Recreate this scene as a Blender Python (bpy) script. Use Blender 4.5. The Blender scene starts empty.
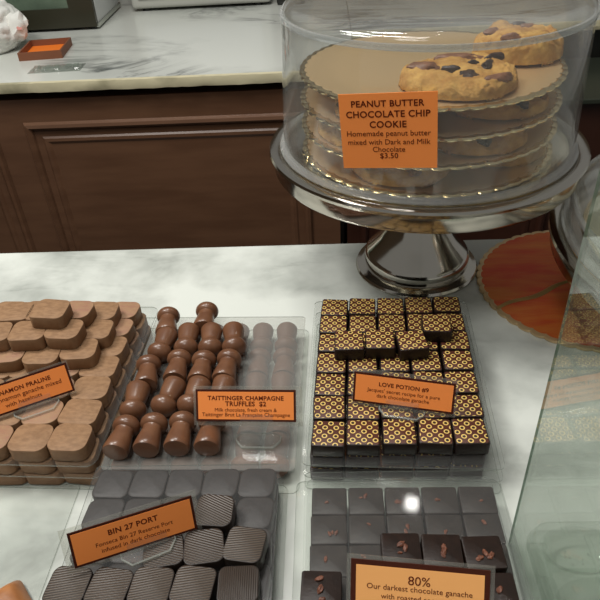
import bpy, bmesh, math, random
from mathutils import Vector, Matrix, noise
random.seed(7)
R = math.radians
S = 0.01                       # everything below is written in centimetres
Z0 = 90.0                      # height of the front counter top above the floor
scene = bpy.context.scene
COL = scene.collection
ORD = ['first', 'second', 'third', 'fourth', 'fifth', 'sixth', 'seventh', 'eighth', 'ninth']

# ------------------------------------------------------------------ materials
def new_mat(name):
    m = bpy.data.materials.new(name); m.use_nodes = True
    nt = m.node_tree; nt.nodes.clear()
    return m, nt, nt.nodes.new('ShaderNodeOutputMaterial')

def N(nt, typ, **kw):
    n = nt.nodes.new(typ)
    for k, v in kw.items():
        if k.startswith('i_'): n.inputs[k[2:].replace('_', ' ')].default_value = v
        else: setattr(n, k, v)
    return n

def c4(c): return (c[0], c[1], c[2], 1)
def srgb(r, g, b):
    f = lambda v: (v/255/12.92) if v/255 <= .04045 else ((v/255+.055)/1.055)**2.4
    return (f(r), f(g), f(b))

def pbr(name, col, rough=.5, metal=0, col2=None, scale=60, bump=0, bscale=None, detail=4, spec=.5, ramp=(.35, .65), coat=0, stretch=None):
    m, nt, out = new_mat(name); L = nt.links
    b = N(nt, 'ShaderNodeBsdfPrincipled'); L.new(b.outputs[0], out.inputs[0])
    b.inputs['Base Color'].default_value = c4(col); b.inputs['Roughness'].default_value = rough
    b.inputs['Metallic'].default_value = metal; b.inputs['Specular IOR Level'].default_value = spec
    b.inputs['Coat Weight'].default_value = coat; b.inputs['Coat Roughness'].default_value = .15
    if col2 or bump:
        tc = N(nt, 'ShaderNodeTexCoord'); src = tc.outputs['Object']
        if stretch:
            mp = N(nt, 'ShaderNodeMapping'); mp.inputs['Scale'].default_value = stretch
            L.new(src, mp.inputs[0]); src = mp.outputs[0]
        if col2:
            oi = N(nt, 'ShaderNodeObjectInfo'); va = N(nt, 'ShaderNodeVectorMath', operation='ADD')
            L.new(src, va.inputs[0]); L.new(oi.outputs['Random'], va.inputs[1])
            nz = N(nt, 'ShaderNodeTexNoise'); nz.inputs['Scale'].default_value = scale; nz.inputs['Detail'].default_value = detail
            L.new(va.outputs[0], nz.inputs['Vector'])
            cr = N(nt, 'ShaderNodeValToRGB'); L.new(nz.outputs['Fac'], cr.inputs[0])
            cr.color_ramp.elements[0].position = ramp[0]; cr.color_ramp.elements[1].position = ramp[1]
            cr.color_ramp.elements[0].color = c4(col); cr.color_ramp.elements[1].color = c4(col2)
            L.new(cr.outputs[0], b.inputs['Base Color'])
        if bump:
            n2 = N(nt, 'ShaderNodeTexNoise'); n2.inputs['Scale'].default_value = bscale or scale*3; n2.inputs['Detail'].default_value = 5
            L.new(src, n2.inputs['Vector'])
            bp = N(nt, 'ShaderNodeBump'); bp.inputs['Strength'].default_value = bump; bp.inputs['Distance'].default_value = .001
            L.new(n2.outputs['Fac'], bp.inputs['Height']); L.new(bp.outputs[0], b.inputs['Normal'])
    return m

def clear_mat(name, tint=(.97, .98, .97), haze=0.0, hazecol=(.8, .8, .78), rough=.04, gloss=1.0, ior=1.45):
    m, nt, out = new_mat(name); L = nt.links
    tr = N(nt, 'ShaderNodeBsdfTransparent'); tr.inputs[0].default_value = c4(tint)
    gl = N(nt, 'ShaderNodeBsdfGlossy'); gl.inputs['Roughness'].default_value = rough; gl.inputs[0].default_value = (gloss, gloss, gloss, 1)
    ge = N(nt, 'ShaderNodeNewGeometry')
    mr = N(nt, 'ShaderNodeMapRange'); mr.inputs['To Min'].default_value = ior; mr.inputs['To Max'].default_value = 1/ior
    L.new(ge.outputs['Backfacing'], mr.inputs['Value'])
    fr = N(nt, 'ShaderNodeFresnel'); L.new(mr.outputs[0], fr.inputs['IOR'])
    mx = N(nt, 'ShaderNodeMixShader'); L.new(fr.outputs[0], mx.inputs[0]); L.new(tr.outputs[0], mx.inputs[1]); L.new(gl.outputs[0], mx.inputs[2])
    last = mx.outputs[0]
    if haze > 0:
        df = N(nt, 'ShaderNodeBsdfDiffuse'); df.inputs[0].default_value = c4(hazecol)
        m2 = N(nt, 'ShaderNodeMixShader'); m2.inputs[0].default_value = haze
        L.new(last, m2.inputs[1]); L.new(df.outputs[0], m2.inputs[2]); last = m2.outputs[0]
    L.new(last, out.inputs[0])
    return m

def marble(name, base, vein, scale=3.0, rough=.18, amount=.5, distort=1.5, cloud=.28, veins=1.0):
    m, nt, out = new_mat(name); L = nt.links
    b = N(nt, 'ShaderNodeBsdfPrincipled'); L.new(b.outputs[0], out.inputs[0]); b.inputs['Roughness'].default_value = rough
    tc = N(nt, 'ShaderNodeTexCoord')
    mp = N(nt, 'ShaderNodeMapping'); mp.inputs['Rotation'].default_value = (0, 0, R(35)); mp.inputs['Scale'].default_value = (1, 2.6, 1)
    L.new(tc.outputs['Object'], mp.inputs[0])
    n1 = N(nt, 'ShaderNodeTexNoise'); n1.inputs['Scale'].default_value = scale; n1.inputs['Detail'].default_value = 8; n1.inputs['Distortion'].default_value = distort
    n1.inputs['Roughness'].default_value = .6
    L.new(mp.outputs[0], n1.inputs['Vector'])
    # thin veins where the noise crosses one half
    s = N(nt, 'ShaderNodeMath', operation='SUBTRACT'); s.inputs[1].default_value = .5; L.new(n1.outputs['Fac'], s.inputs[0])
    a = N(nt, 'ShaderNodeMath', operation='ABSOLUTE'); L.new(s.outputs[0], a.inputs[0])
    r1 = N(nt, 'ShaderNodeMapRange'); r1.inputs['From Min'].default_value = 0; r1.inputs['From Max'].default_value = .05
    r1.inputs['To Min'].default_value = 1; r1.inputs['To Max'].default_value = 0; L.new(a.outputs[0], r1.inputs['Value'])
    n2 = N(nt, 'ShaderNodeTexNoise'); n2.inputs['Scale'].default_value = scale*1.3; n2.inputs['Detail'].default_value = 5
    L.new(tc.outputs['Object'], n2.inputs['Vector'])
    r2 = N(nt, 'ShaderNodeMapRange'); r2.inputs['From Min'].default_value = .45; r2.inputs['From Max'].default_value = .72; L.new(n2.outputs['Fac'], r2.inputs['Value'])
    mu = N(nt, 'ShaderNodeMath', operation='MULTIPLY'); L.new(r1.outputs[0], mu.inputs[0]); L.new(r2.outputs[0], mu.inputs[1])
    ad = N(nt, 'ShaderNodeMath', operation='MULTIPLY_ADD'); L.new(r2.outputs[0], ad.inputs[0]); ad.inputs[1].default_value = cloud
    vw = N(nt, 'ShaderNodeMath', operation='MULTIPLY'); vw.inputs[1].default_value = veins; L.new(mu.outputs[0], vw.inputs[0]); L.new(vw.outputs[0], ad.inputs[2])
    am = N(nt, 'ShaderNodeMath', operation='MULTIPLY'); am.use_clamp = True; L.new(ad.outputs[0], am.inputs[0]); am.inputs[1].default_value = amount
    mx = N(nt, 'ShaderNodeMix', data_type='RGBA'); L.new(am.outputs[0], mx.inputs[0])
    mx.inputs[6].default_value = c4(base); mx.inputs[7].default_value = c4(vein)
    L.new(mx.outputs[2], b.inputs['Base Color'])
    return m

def ring_print(name):
    m, nt, out = new_mat(name); L = nt.links
    b = N(nt, 'ShaderNodeBsdfPrincipled'); L.new(b.outputs[0], out.inputs[0]); b.inputs['Roughness'].default_value = .45
    tc = N(nt, 'ShaderNodeTexCoord'); oi = N(nt, 'ShaderNodeObjectInfo')
    sc = N(nt, 'ShaderNodeVectorMath', operation='SCALE'); sc.inputs['Scale'].default_value = 1/.0083; L.new(tc.outputs['Object'], sc.inputs[0])
    off = N(nt, 'ShaderNodeVectorMath', operation='ADD'); L.new(sc.outputs[0], off.inputs[0]); L.new(oi.outputs['Random'], off.inputs[1])
    ds = []
    for o in (0, .5):
        v = N(nt, 'ShaderNodeVectorMath', operation='ADD'); v.inputs[1].default_value = (o, o, 0); L.new(off.outputs[0], v.inputs[0])
        f = N(nt, 'ShaderNodeVectorMath', operation='FRACTION'); L.new(v.outputs[0], f.inputs[0])
        su = N(nt, 'ShaderNodeVectorMath', operation='SUBTRACT'); su.inputs[1].default_value = (.5, .5, 0); L.new(f.outputs[0], su.inputs[0])
        mu = N(nt, 'ShaderNodeVectorMath', operation='MULTIPLY'); mu.inputs[1].default_value = (1, 1, 0); L.new(su.outputs[0], mu.inputs[0])
        ln = N(nt, 'ShaderNodeVectorMath', operation='LENGTH'); L.new(mu.outputs[0], ln.inputs[0]); ds.append(ln)
    mi = N(nt, 'ShaderNodeMath', operation='MINIMUM'); L.new(ds[0].outputs['Value'], mi.inputs[0]); L.new(ds[1].outputs['Value'], mi.inputs[1])
    s = N(nt, 'ShaderNodeMath', operation='SUBTRACT'); s.inputs[1].default_value = .2; L.new(mi.outputs[0], s.inputs[0])
    a = N(nt, 'ShaderNodeMath', operation='ABSOLUTE'); L.new(s.outputs[0], a.inputs[0])
    lt = N(nt, 'ShaderNodeMath', operation='LESS_THAN'); lt.inputs[1].default_value = .052; L.new(a.outputs[0], lt.inputs[0])
    ins = N(nt, 'ShaderNodeMath', operation='LESS_THAN'); ins.inputs[1].default_value = .146; L.new(mi.outputs[0], ins.inputs[0])
    m1 = N(nt, 'ShaderNodeMix', data_type='RGBA'); L.new(ins.outputs[0], m1.inputs[0])
    m1.inputs[6].default_value = c4(srgb(76, 37, 25)); m1.inputs[7].default_value = c4(srgb(40, 22, 14))
    m2 = N(nt, 'ShaderNodeMix', data_type='RGBA'); L.new(lt.outputs[0], m2.inputs[0]); L.new(m1.outputs[2], m2.inputs[6])
    m2.inputs[7].default_value = c4(srgb(216, 184, 104)); L.new(m2.outputs[2], b.inputs['Base Color'])
    return m

def ridged(name, col, col2, scale=300, rot=0.0, strength=.6):
    m, nt, out = new_mat(name); L = nt.links
    b = N(nt, 'ShaderNodeBsdfPrincipled'); L.new(b.outputs[0], out.inputs[0]); b.inputs['Roughness'].default_value = .42
    tc = N(nt, 'ShaderNodeTexCoord'); mp = N(nt, 'ShaderNodeMapping'); mp.inputs['Rotation'].default_value = (0, 0, rot); L.new(tc.outputs['Object'], mp.inputs[0])
    w = N(nt, 'ShaderNodeTexWave', wave_type='BANDS', bands_direction='Y'); w.inputs['Scale'].default_value = scale
    w.inputs['Distortion'].default_value = .6; w.inputs['Detail'].default_value = 1; w.inputs['Detail Scale'].default_value = .3
    L.new(mp.outputs[0], w.inputs['Vector'])
    mx = N(nt, 'ShaderNodeMix', data_type='RGBA'); L.new(w.outputs['Fac'], mx.inputs[0]); mx.inputs[6].default_value = c4(col); mx.inputs[7].default_value = c4(col2)
    L.new(mx.outputs[2], b.inputs['Base Color'])
    bp = N(nt, 'ShaderNodeBump'); bp.inputs['Strength'].default_value = strength; bp.inputs['Distance'].default_value = .0006
    L.new(w.outputs['Fac'], bp.inputs['Height']); L.new(bp.outputs[0], b.inputs['Normal'])
    return m

M = {}
M['marble_front'] = marble('front_marble', srgb(208, 212, 205), srgb(92, 97, 90), scale=6.5, amount=.8, cloud=.75, veins=.22, distort=.6, rough=.22)
M['marble_back'] = marble('back_marble', srgb(204, 207, 200), srgb(78, 83, 82), scale=1.7, amount=1.15, rough=.2, distort=1.0)
M['marble_edge'] = pbr('rough_marble_edge', srgb(200, 192, 160), .35, col2=srgb(120, 118, 92), scale=9, bump=.6, bscale=70, ramp=(.5, .75))
M['cabinet'] = pbr('brown_lacquered_wood', srgb(104, 74, 54), .38, col2=srgb(92, 64, 46), scale=5, stretch=(1, 1, 6), coat=.15)
M['cabinet_red'] = pbr('reddish_brown_wood', srgb(62, 36, 26), .35, col2=srgb(48, 26, 18), scale=6, coat=.2)
M['floor'] = pbr('dark_floor', srgb(46, 40, 34), .4, col2=srgb(34, 30, 26), scale=3)
M['wall'] = pbr('warm_wall', srgb(120, 100, 78), .7)
M['steel'] = pbr('polished_steel', (.60, .57, .51), .12, 1, bump=.02, bscale=30)
M['steel_soft'] = pbr('brushed_steel', (.55, .57, .52), .3, 1)
M['dark_steel'] = pbr('dark_green_steel', srgb(74, 80, 68), .28, .6)
M['gold'] = pbr('gold_foil', (.80, .58, .32), .42, .75, bump=.05, bscale=60)
M['gold_edge'] = pbr('bright_gold_edge', (.95, .78, .45), .2, 1)
M['red_reflection'] = pbr('gold_foil_red_reflection', (.72, .085, .03), .38, .5, col2=(.80, .24, .05), scale=14, bump=.5, bscale=60, stretch=(1, 4, 1))  # gold foil with its red-orange reflection painted into the base colour
M['crease'] = pbr('gold_crease_foil', (.85, .6, .25), .35, .8)
M['ring_bright'] = clear_mat('shoulder_ring_plastic', (.8, .82, .82), haze=.2, hazecol=(.75, .77, .76), rough=.1, ior=1.8)
M['pale_board'] = pbr('pale_board', srgb(206, 202, 180), .5)
M['steel_dim_reflection'] = pbr('steel_painted_dim', (.45, .42, .37), .14, 1)  # stand steel for the skirt, its dim reflection put into a darker colour
M['dome'] = clear_mat('dome_plastic', (.95, .955, .95), haze=.04, hazecol=(.7,.7,.66), rough=.05, ior=1.5)
M['dome_rim'] = clear_mat('dome_rim_plastic', (.88, .89, .88), haze=.12, rough=.08, ior=1.6)
M['sheet'] = clear_mat('clear_acrylic', (.975, .98, .975), haze=.015, rough=.05)
M['sheet_edge'] = clear_mat('acrylic_edge', (.80, .83, .80), haze=.35, hazecol=(.5, .53, .48), rough=.1)
M['frost_cork'] = clear_mat('frosted_acrylic', (.93, .93, .92), haze=.14, hazecol=(.5, .5, .47), rough=.08)
M['frost_dark'] = clear_mat('dusty_acrylic', (.95, .95, .95), haze=.03, hazecol=(.45, .45, .44), rough=.1)
M['sleeve'] = clear_mat('clear_sleeve', (.93, .93, .91), haze=.08, hazecol=(.65, .62, .55), rough=.15)
M['glass'] = clear_mat('greenish_glass', (.885, .925, .89), haze=.03, hazecol=(.35, .42, .34), rough=.01, ior=1.52)
M['glass_edge'] = clear_mat('green_glass_edge', (.35, .5, .42), haze=.6, hazecol=(.22, .25, .19), rough=.05, ior=1.5)
M['cup'] = clear_mat('moulded_plastic', (.94, .955, .94), haze=.06, hazecol=(.7, .74, .7), rough=.08, ior=1.5)
M['card'] = pbr('orange_card', srgb(246, 145, 74), .75, spec=.15)
M['card_lit'] = pbr('lit_orange_card', srgb(240, 172, 104), .6, spec=.2)  # same orange card, lightened in colour as if tilted towards the light
M['card_brown'] = pbr('dark_brown_card', srgb(66, 28, 16), .7, spec=.15)
M['ink'] = pbr('brown_ink', srgb(92, 32, 14), .8, spec=.1)
M['ring_top'] = ring_print('ring_printed_top')
M['dark_choc'] = pbr('dark_chocolate', srgb(36, 23, 17), .42, col2=srgb(28, 18, 13), scale=150, bump=.15, spec=.3)
M['black_choc'] = pbr('plain_dark_chocolate', srgb(46, 38, 33), .45, col2=srgb(36, 29, 25), scale=120, bump=.12, spec=.4)
M['praline'] = pbr('matte_milk_chocolate', srgb(138, 106, 77), .6, col2=srgb(124, 93, 66), scale=90, bump=.25, bscale=350, spec=.3)
M['praline_top'] = pbr('streaked_milk_top', srgb(146, 113, 82), .6, col2=srgb(127, 96, 68), scale=160, bump=.35, bscale=300, spec=.3, stretch=(1, 2, 1))
M['praline_rosy'] = pbr('rosy_milk_chocolate', srgb(146, 108, 86), .58, col2=srgb(152, 120, 90), scale=110, bump=.35, bscale=300, spec=.3, stretch=(1, 2, 1))
M['cork'] = pbr('glossy_milk_chocolate', srgb(112, 76, 53), .3, col2=srgb(98, 64, 44), scale=80, bump=.05, spec=.5)
M['cork_low'] = pbr('milk_chocolate_matte', srgb(112, 74, 54), .5)
M['bin_side'] = pbr('dark_side_chocolate', srgb(42, 33, 27), .45, col2=srgb(34, 26, 21), scale=150, bump=.2, spec=.35)
M['bin_top_a'] = ridged('ridged_top', srgb(42, 34, 28), srgb(88, 77, 66), 190, R(-14))
M['bin_top_b'] = ridged('ridged_top_turned', srgb(42, 34, 28), srgb(78, 68, 58), 190, R(24))
M['bin_top_c'] = ridged('ridged_top_fine', srgb(42, 34, 28), srgb(60, 50, 42), 240, R(90))
M['bin_low'] = pbr('smooth_dark_top', srgb(50, 44, 41), .5, col2=srgb(42, 37, 34), scale=120, bump=.2)
M['nib'] = pbr('cocoa_nib', srgb(112, 66, 44), .5, col2=srgb(84, 48, 34), scale=400, bump=.4)
M['cookie'] = pbr('golden_cookie', srgb(204, 162, 90), .8, col2=srgb(158, 110, 54), scale=70, bump=1.0, bscale=260, spec=.25, detail=8, ramp=(.3, .7))
M['chip_dark'] = pbr('dark_chip', srgb(58, 36, 28), .35, col2=srgb(44, 28, 22), scale=200, bump=.3)
M['chip_milk'] = pbr('milk_chip', srgb(132, 88, 62), .45, col2=srgb(112, 72, 50), scale=200, bump=.4)
M['black'] = pbr('black_plastic', srgb(30, 30, 26), .35)
M['appliance_frame'] = pbr('dark_olive_frame', srgb(48, 46, 34), .3)
M['appliance_white'] = pbr('white_enamel', srgb(196, 198, 196), .4)
M['appliance_grey'] = pbr('silver_grey_shell', srgb(172, 172, 164), .35)
M['appliance_glass'] = pbr('green_tinted_window', srgb(108, 124, 106), .12, col2=srgb(78, 92, 78), scale=7)
M['box_brown'] = pbr('brown_gift_box', srgb(118, 70, 44), .6)
M['box_orange'] = pbr('orange_liner', srgb(232, 118, 30), .6)
M['bag'] = pbr('white_plastic_bag', srgb(222, 222, 216), .4, bump=.5, bscale=40)
M['pink'] = pbr('pink_print', srgb(205, 140, 130), .5)
M['bonbon'] = pbr('golden_milk_chocolate', srgb(168, 112, 66), .4, col2=srgb(146, 94, 54), scale=100, bump=.15)
M['lamp_metal'] = pbr('lamp_ring', srgb(200, 198, 190), .4)

# ------------------------------------------------------------------ objects
def mk(name, bm, mats, parent=None, loc=(0, 0, 0), rot=(0, 0, 0), smooth=False):
    for v in bm.verts: v.co *= S
    bmesh.ops.recalc_face_normals(bm, faces=bm.faces[:])
    me = bpy.data.meshes.new(name); bm.to_mesh(me); bm.free()
    if not isinstance(mats, (list, tuple)): mats = [mats]
    for m in mats: me.materials.append(m)
    if smooth:
        for p in me.polygons: p.use_smooth = True
        me.set_sharp_from_angle(angle=R(42))
    o = bpy.data.objects.new(name, me); COL.objects.link(o)
    place(o, loc, rot, parent)
    return o

def place(o, loc, rot=(0, 0, 0), parent=None):
    if parent is not None:
        o.parent = parent; o.location = Vector(loc)*S
    else:
        o.location = (loc[0]*S, loc[1]*S, (loc[2]+Z0)*S)
    o.rotation_euler = rot

def tag(o, label, cat, group=None):
    o['label'] = label; o['category'] = cat
    if group: o['group'] = group
    return o

def thing(name, label, cat, loc, rot=(0, 0, 0), group=None):
    o = bpy.data.objects.new(name, None); COL.objects.link(o); o.empty_display_size = .01
    place(o, loc, rot); return tag(o, label, cat, group)

def struct(o): o['kind'] = 'structure'; return o

def dup(root, loc, rot=(0, 0, 0), label=None, group=None):
    r = root.copy(); COL.objects.link(r); place(r, loc, rot)
    if label: r['label'] = label
    if group: r['group'] = group
    for ch in list(root.children):
        c = ch.copy(); COL.objects.link(c); c.parent = r
        for g in ch.children:
            d = g.copy(); COL.objects.link(d); d.parent = c
    return r

def box(bm, x0, x1, y0, y1, z0, z1, mi=0):
    vs = [bm.verts.new(p) for p in ((x0,y0,z0),(x1,y0,z0),(x1,y1,z0),(x0,y1,z0),(x0,y0,z1),(x1,y0,z1),(x1,y1,z1),(x0,y1,z1))]
    for q in ((0,3,2,1),(4,5,6,7),(0,1,5,4),(1,2,6,5),(2,3,7,6),(3,0,4,7)):
        f = bm.faces.new([vs[i] for i in q]); f.material_index = mi
    return vs

def bevbox(x0, x1, y0, y1, z0, z1, b=.3, seg=2):
    bm = bmesh.new(); box(bm, x0, x1, y0, y1, z0, z1)
    bmesh.ops.bevel(bm, geom=bm.edges[:], offset=b, segments=seg, affect='EDGES', profile=.6); return bm

def outline(w, d, r, n=5, jig=None):
    pts = []
    for cx, cy, a0 in ((w/2-r, d/2-r, 0), (-w/2+r, d/2-r, 90), (-w/2+r, -d/2+r, 180), (w/2-r, -d/2+r, 270)):
        for i in range(n+1):
            a = R(a0+90*i/n); pts.append((cx+r*math.cos(a), cy+r*math.sin(a)))
    return pts

def layered(bm, pts, rings, top_mi=0, side_mi=0, bottom=True, bot_mi=0):
    """rings: (inset, z); an outline shrunk by inset and stacked"""
    ex = max(abs(p[0]) for p in pts); ey = max(abs(p[1]) for p in pts)
    prev = None
    for ins, z in rings:
        ring = [bm.verts.new((x*(1-ins/ex), y*(1-ins/ey), z)) for x, y in pts]
        if prev:
            for i in range(len(pts)):
                j = (i+1) % len(pts); f = bm.faces.new((prev[i], prev[j], ring[j], ring[i])); f.material_index = side_mi
        elif bottom:
            bm.faces.new(ring[::-1]).material_index = bot_mi
        prev = ring
    bm.faces.new(prev).material_index = top_mi
    return bm

def lathe(bm, prof, n=64, mi=0, close=True, axis='z'):
    rings = []
    for r, z in prof:
        if r < 1e-4: rings.append([bm.verts.new((0, 0, z))])
        else: rings.append([bm.verts.new((r*math.cos(2*math.pi*i/n), r*math.sin(2*math.pi*i/n), z)) for i in range(n)])
    for a, b in zip(rings, rings[1:]):
        for i in range(n):
            j = (i+1) % n
            if len(a) == 1 and len(b) == 1: continue
            if len(a) == 1: f = bm.faces.new((a[0], b[j], b[i]))
            elif len(b) == 1: f = bm.faces.new((a[i], a[j], b[0]))
            else: f = bm.faces.new((a[i], a[j], b[j], b[i]))
            f.material_index = mi
    return bm

def sheet(w, d, t=.14, r=.6):
    """flat acrylic plate, centre at origin, edge faces in slot 1"""
    bm = bmesh.new(); return layered(bm, outline(w, d, r), [(0, 0), (0, t)], 0, 1)

# ------------------------------------------------------------------ lettering
def text_mesh(body, width, height_cap, bold=0.0):
    cu = bpy.data.curves.new('lettering', 'FONT'); cu.body = body; cu.size = 1; cu.align_x = 'CENTER'; cu.align_y = 'CENTER'
    cu.extrude = .006; cu.offset = bold; cu.resolution_u = 3
    if bold: cu.space_character = 1.06
    ob = bpy.data.objects.new('lettering', cu); COL.objects.link(ob)
    bpy.context.view_layer.update()
    dg = bpy.context.evaluated_depsgraph_get()
    me = bpy.data.meshes.new_from_object(ob.evaluated_get(dg))
    bpy.data.objects.remove(ob)
    xs = [v.co.x for v in me.vertices]; ys = [v.co.y for v in me.vertices]
    s = width/(max(xs)-min(xs)); cx = (max(xs)+min(xs))/2; cy = (max(ys)+min(ys))/2
    for v in me.vertices: v.co = Vector(((v.co.x-cx)*s, (v.co.y-cy)*s, v.co.z*s))
    me.update()
    return me

def lettering(body, width, bold, parent, mat4, name='lettering'):
    me = text_mesh(body, width, 0, bold)
    me.transform(mat4); me.transform(Matrix.Scale(S, 4)); me.name = name
    me.materials.append(M['ink'])
    o = bpy.data.objects.new(name, me); COL.objects.link(o); o.parent = parent
    return o

def card_sign(name, label, loc, yaw, roll, tilt, W, H, lines, border=.16, sleeve=(.25, .25, .12, .25), holder=True, hdrop=.3, hx=0.0, mat='card', group='orange price signs in clear holders'):
    """loc = middle of the card's bottom edge; local x along, y away from viewer"""
    base = Vector(loc); root = thing(name, label, 'sign', (base.x, base.y, base.z-hdrop), (0, 0, R(yaw)), group)
    T = Matrix.Translation((0, 0, hdrop)) @ Matrix.Rotation(-R(tilt), 4, 'X') @ Matrix.Rotation(R(-roll), 4, 'Y')
    def part(pn, bm, mats):
        bmesh.ops.transform(bm, matrix=T, verts=bm.verts); return mk(pn, bm, mats, root)
    if sleeve:
        l, r_, b_, t_ = sleeve
        bm = bmesh.new(); box(bm, -W/2-l, W/2+r_, .07, .12, -b_, H+t_); sl = part('clear_sleeve', bm, M['sleeve'])
    bm = bmesh.new(); box(bm, -W/2, W/2, .0, .06, 0, H)
    if border: part('card_border', bm, M['card_brown'])
    else: part('card', bm, M[mat])
    if border:
        bm = bmesh.new(); box(bm, -W/2+border, W/2-border, -.02, .02, border, H-border); part('card', bm, M[mat])
    for body, wf, vf, bold in lines:
        TT = T @ Matrix.Translation((0, -.03, H*(1-vf))) @ Matrix.Rotation(R(90), 4, 'X')
        lettering(body, W*wf, bold, root, TT)
    if holder:
        bm = bmesh.new()
        hexo = [(-1.75, .25), (-1.75, -.25), (-1.2, -.95), (1.2, -.95), (1.75, -.25), (1.75, .25), (1.2, .6), (-1.2, .6)]
        layered(bm, [(x, y) for x, y in hexo], [(.0, 0), (0, .16), (.08, .22)], 0, 1)
        bmesh.ops.translate(bm, vec=(hx, 0, 0), verts=bm.verts)
        h = mk('holder_base', bm, [M['sheet'], M['sheet_edge']], root)
        bm = bmesh.new(); box(bm, hx-1.25, hx+1.25, -.13, -.06, -hdrop+.25, .55, 1)
        for f in bm.faces:
            if abs(f.normal.y) > .9 or True: f.material_index = 0
        part('holder_lip', bm, [M['sheet']])
        bm = bmesh.new(); box(bm, hx-1.25, hx+1.25, .14, .22, -hdrop+.3, 1.2); part('holder_back', bm, [M['sheet']])
    return root

# ================================================================== SETTING
bm = bmesh.new(); box(bm, -420, 420, -200, 520, -92, -90); struct(mk('floor', bm, M['floor']))
bm = bmesh.new(); box(bm, -420, 420, 520, 530, -90, 190); struct(mk('wall_back', bm, M['wall']))
bm = bmesh.new(); box(bm, -430, -420, -200, 520, -90, 190); struct(mk('wall_left', bm, M['wall']))

# front counter
root = thing('front_counter', 'white and grey marble counter carrying the chocolate trays and cake stands', 'counter', (0, 0, -90))
bm = bevbox(-110, 90, -35, 66.4, 87, 90, .25); mk('marble_top', bm, M['marble_front'], root)
bm = bmesh.new(); box(bm, -106, 86, -30, 63, 8, 87); box(bm, -104, 84, -26, 59, 0, 8); mk('counter_body', bm, M['cabinet'], root)

# back counter, an L of marble over brown panelled cabinets
root = thing('back_cabinet', 'brown panelled wooden cabinet below the far marble worktop, left of the narrow gap', 'cabinet', (0, 0, -90))
bm = bmesh.new(); box(bm, -150, 3.2, 158.6, 255, 8, 79.2); box(bm, -148, 2, 162, 252, 0, 8); mk('cabinet_body', bm, M['cabinet'], root)
def panel(parent, x0, x1, z0, z1, yf, mat):
    """a raised-bead frame with a recessed field, on a face at y = yf looking to -y"""
    bm = bmesh.new()
    prof = [(0, 0), (.5, -.9), (1.3, -1.1), (1.9, -.6), (2.3, .25), (3.6, .35), (4.4, -.25), (5.2, -.3), (6.4, .3), (7.2, .35)]
    prev = None
    for ins, dy in prof:
        ring = [bm.verts.new((x, yf+dy, z)) for x, z in ((x0+ins, z0+ins), (x1-ins, z0+ins), (x1-ins, z1-ins), (x0+ins, z1-ins))]
        if prev:
            for i in range(4): bm.faces.new((prev[i], prev[(i+1) % 4], ring[(i+1) % 4], ring[i]))
        prev = ring
    bm.faces.new(prev)
    return mk('door_panel', bm, mat, parent)
panel(root, -78.2, -4.5, 12, 73.3, 158.5, M['cabinet']); panel(root, -150+3, -86, 12, 73.3, 158.5, M['cabinet'])

def marble_slab(label, x0, x1, y0, y1, z0, z1):
    root = thing('marble_worktop', label, 'worktop', (0, 0, -90))
    bm = bevbox(x0, x1, y0+.8, y1, z0+90, z1+90, .3); mk('top_slab', bm, M['marble_back'], root)
    bm = bmesh.new(); n = 90      # hand-chipped front edge
    prev = None
    for i in range(n+1):
        x = x0+(x1-x0)*i/n; ring = []
        for j, (dy, z) in enumerate(((.9, z0+.02), (.1, z0+.15), (-.15, (z0+z1)/2), (.05, z1-.15), (.9, z1+.02))):
            k = noise.noise(Vector((x*.35, j*.7, y0)))*.28 if 0 < j < 4 else 0
            ring.append(bm.verts.new((x, y0+dy+k, z+90+k*.3)))
        if prev:
            for j in range(4): bm.faces.new((prev[j], prev[j+1], ring[j+1], ring[j]))
        prev = ring
    mk('chipped_edge', bm, M['marble_edge'], root, smooth=True)
    return root
marble_slab('grey veined white marble worktop on the far brown cabinet, holding the small brown box', -152, 7.6, 156.2, 262, -8.6, -6)
marble_slab('cream marble ledge at far right, seen beyond the edge of the cake dome', 7.9, 150, 192, 262, -8.6, -6)

root = thing('low_cabinet', 'low dark cabinet with a grey-green steel top right of the narrow gap', 'cabinet', (0, 0, -90))
bm = bmesh.new(); box(bm, 5.2, 140, 158.6, 191, 6, 73); box(bm, 7, 138, 162, 189, 0, 6); mk('cabinet_body', bm, M['cabinet_red'], root)
bm = bevbox(5, 141, 157, 191.5, 73, 74.2, .2); mk('steel_top', bm, M['dark_steel'], root)
panel(root, 9, 60, 10, 68, 158.5, M['cabinet_red'])
root = thing('ledge_cabinet', 'dark recess cabinet under the cream marble ledge at far right', 'cabinet', (0, 0, -90))
bm = bmesh.new(); box(bm, 8, 148, 196, 256, 0, 81.2); mk('cabinet_body', bm, M['black'], root)

# ------------------------------------------------------------------ things on the back counter
root = thing('display_oven', 'dark framed countertop unit with a green glass window and white sides', 'appliance', (-70.2, 209.5, -6), (0, 0, R(2)))
bm = bevbox(-74, 0, .9, 30, 1.2, 34, .6); mk('shell', bm, M['appliance_white'], root)
bm = bmesh.new(); W_, H_ = 74, 33.5
for a in ((-W_, 0, .0, 5.6), (-W_, 0, 28, H_), (-W_, -W_+7, 5.6, 28), (-7.5, 0, 5.6, 28)):
    box(bm, a[0], a[1], -1.1, .9, a[2]+.9, a[3]+.9)
mk('door_frame', bm, M['appliance_frame'], root)
bm = bmesh.new(); box(bm, -67.2, -7.3, -.3, .5, 6.4, 29); mk('window_pane', bm, M['appliance_glass'], root)
bm = bmesh.new(); box(bm, -.3, .5, -.4, 30.3, .6, 1.7); mk('side_trim', bm, M['steel_soft'], root)
for x, y in ((-70, 3), (-3, 3), (-70, 27), (-3, 27)):
    bm = bmesh.new(); lathe(bm, [(0, 0), (1.3, 0), (1.3, 1.2), (0, 1.2)], 20); mk('foot', bm, M['black'], root, (x, y, 0))

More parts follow.
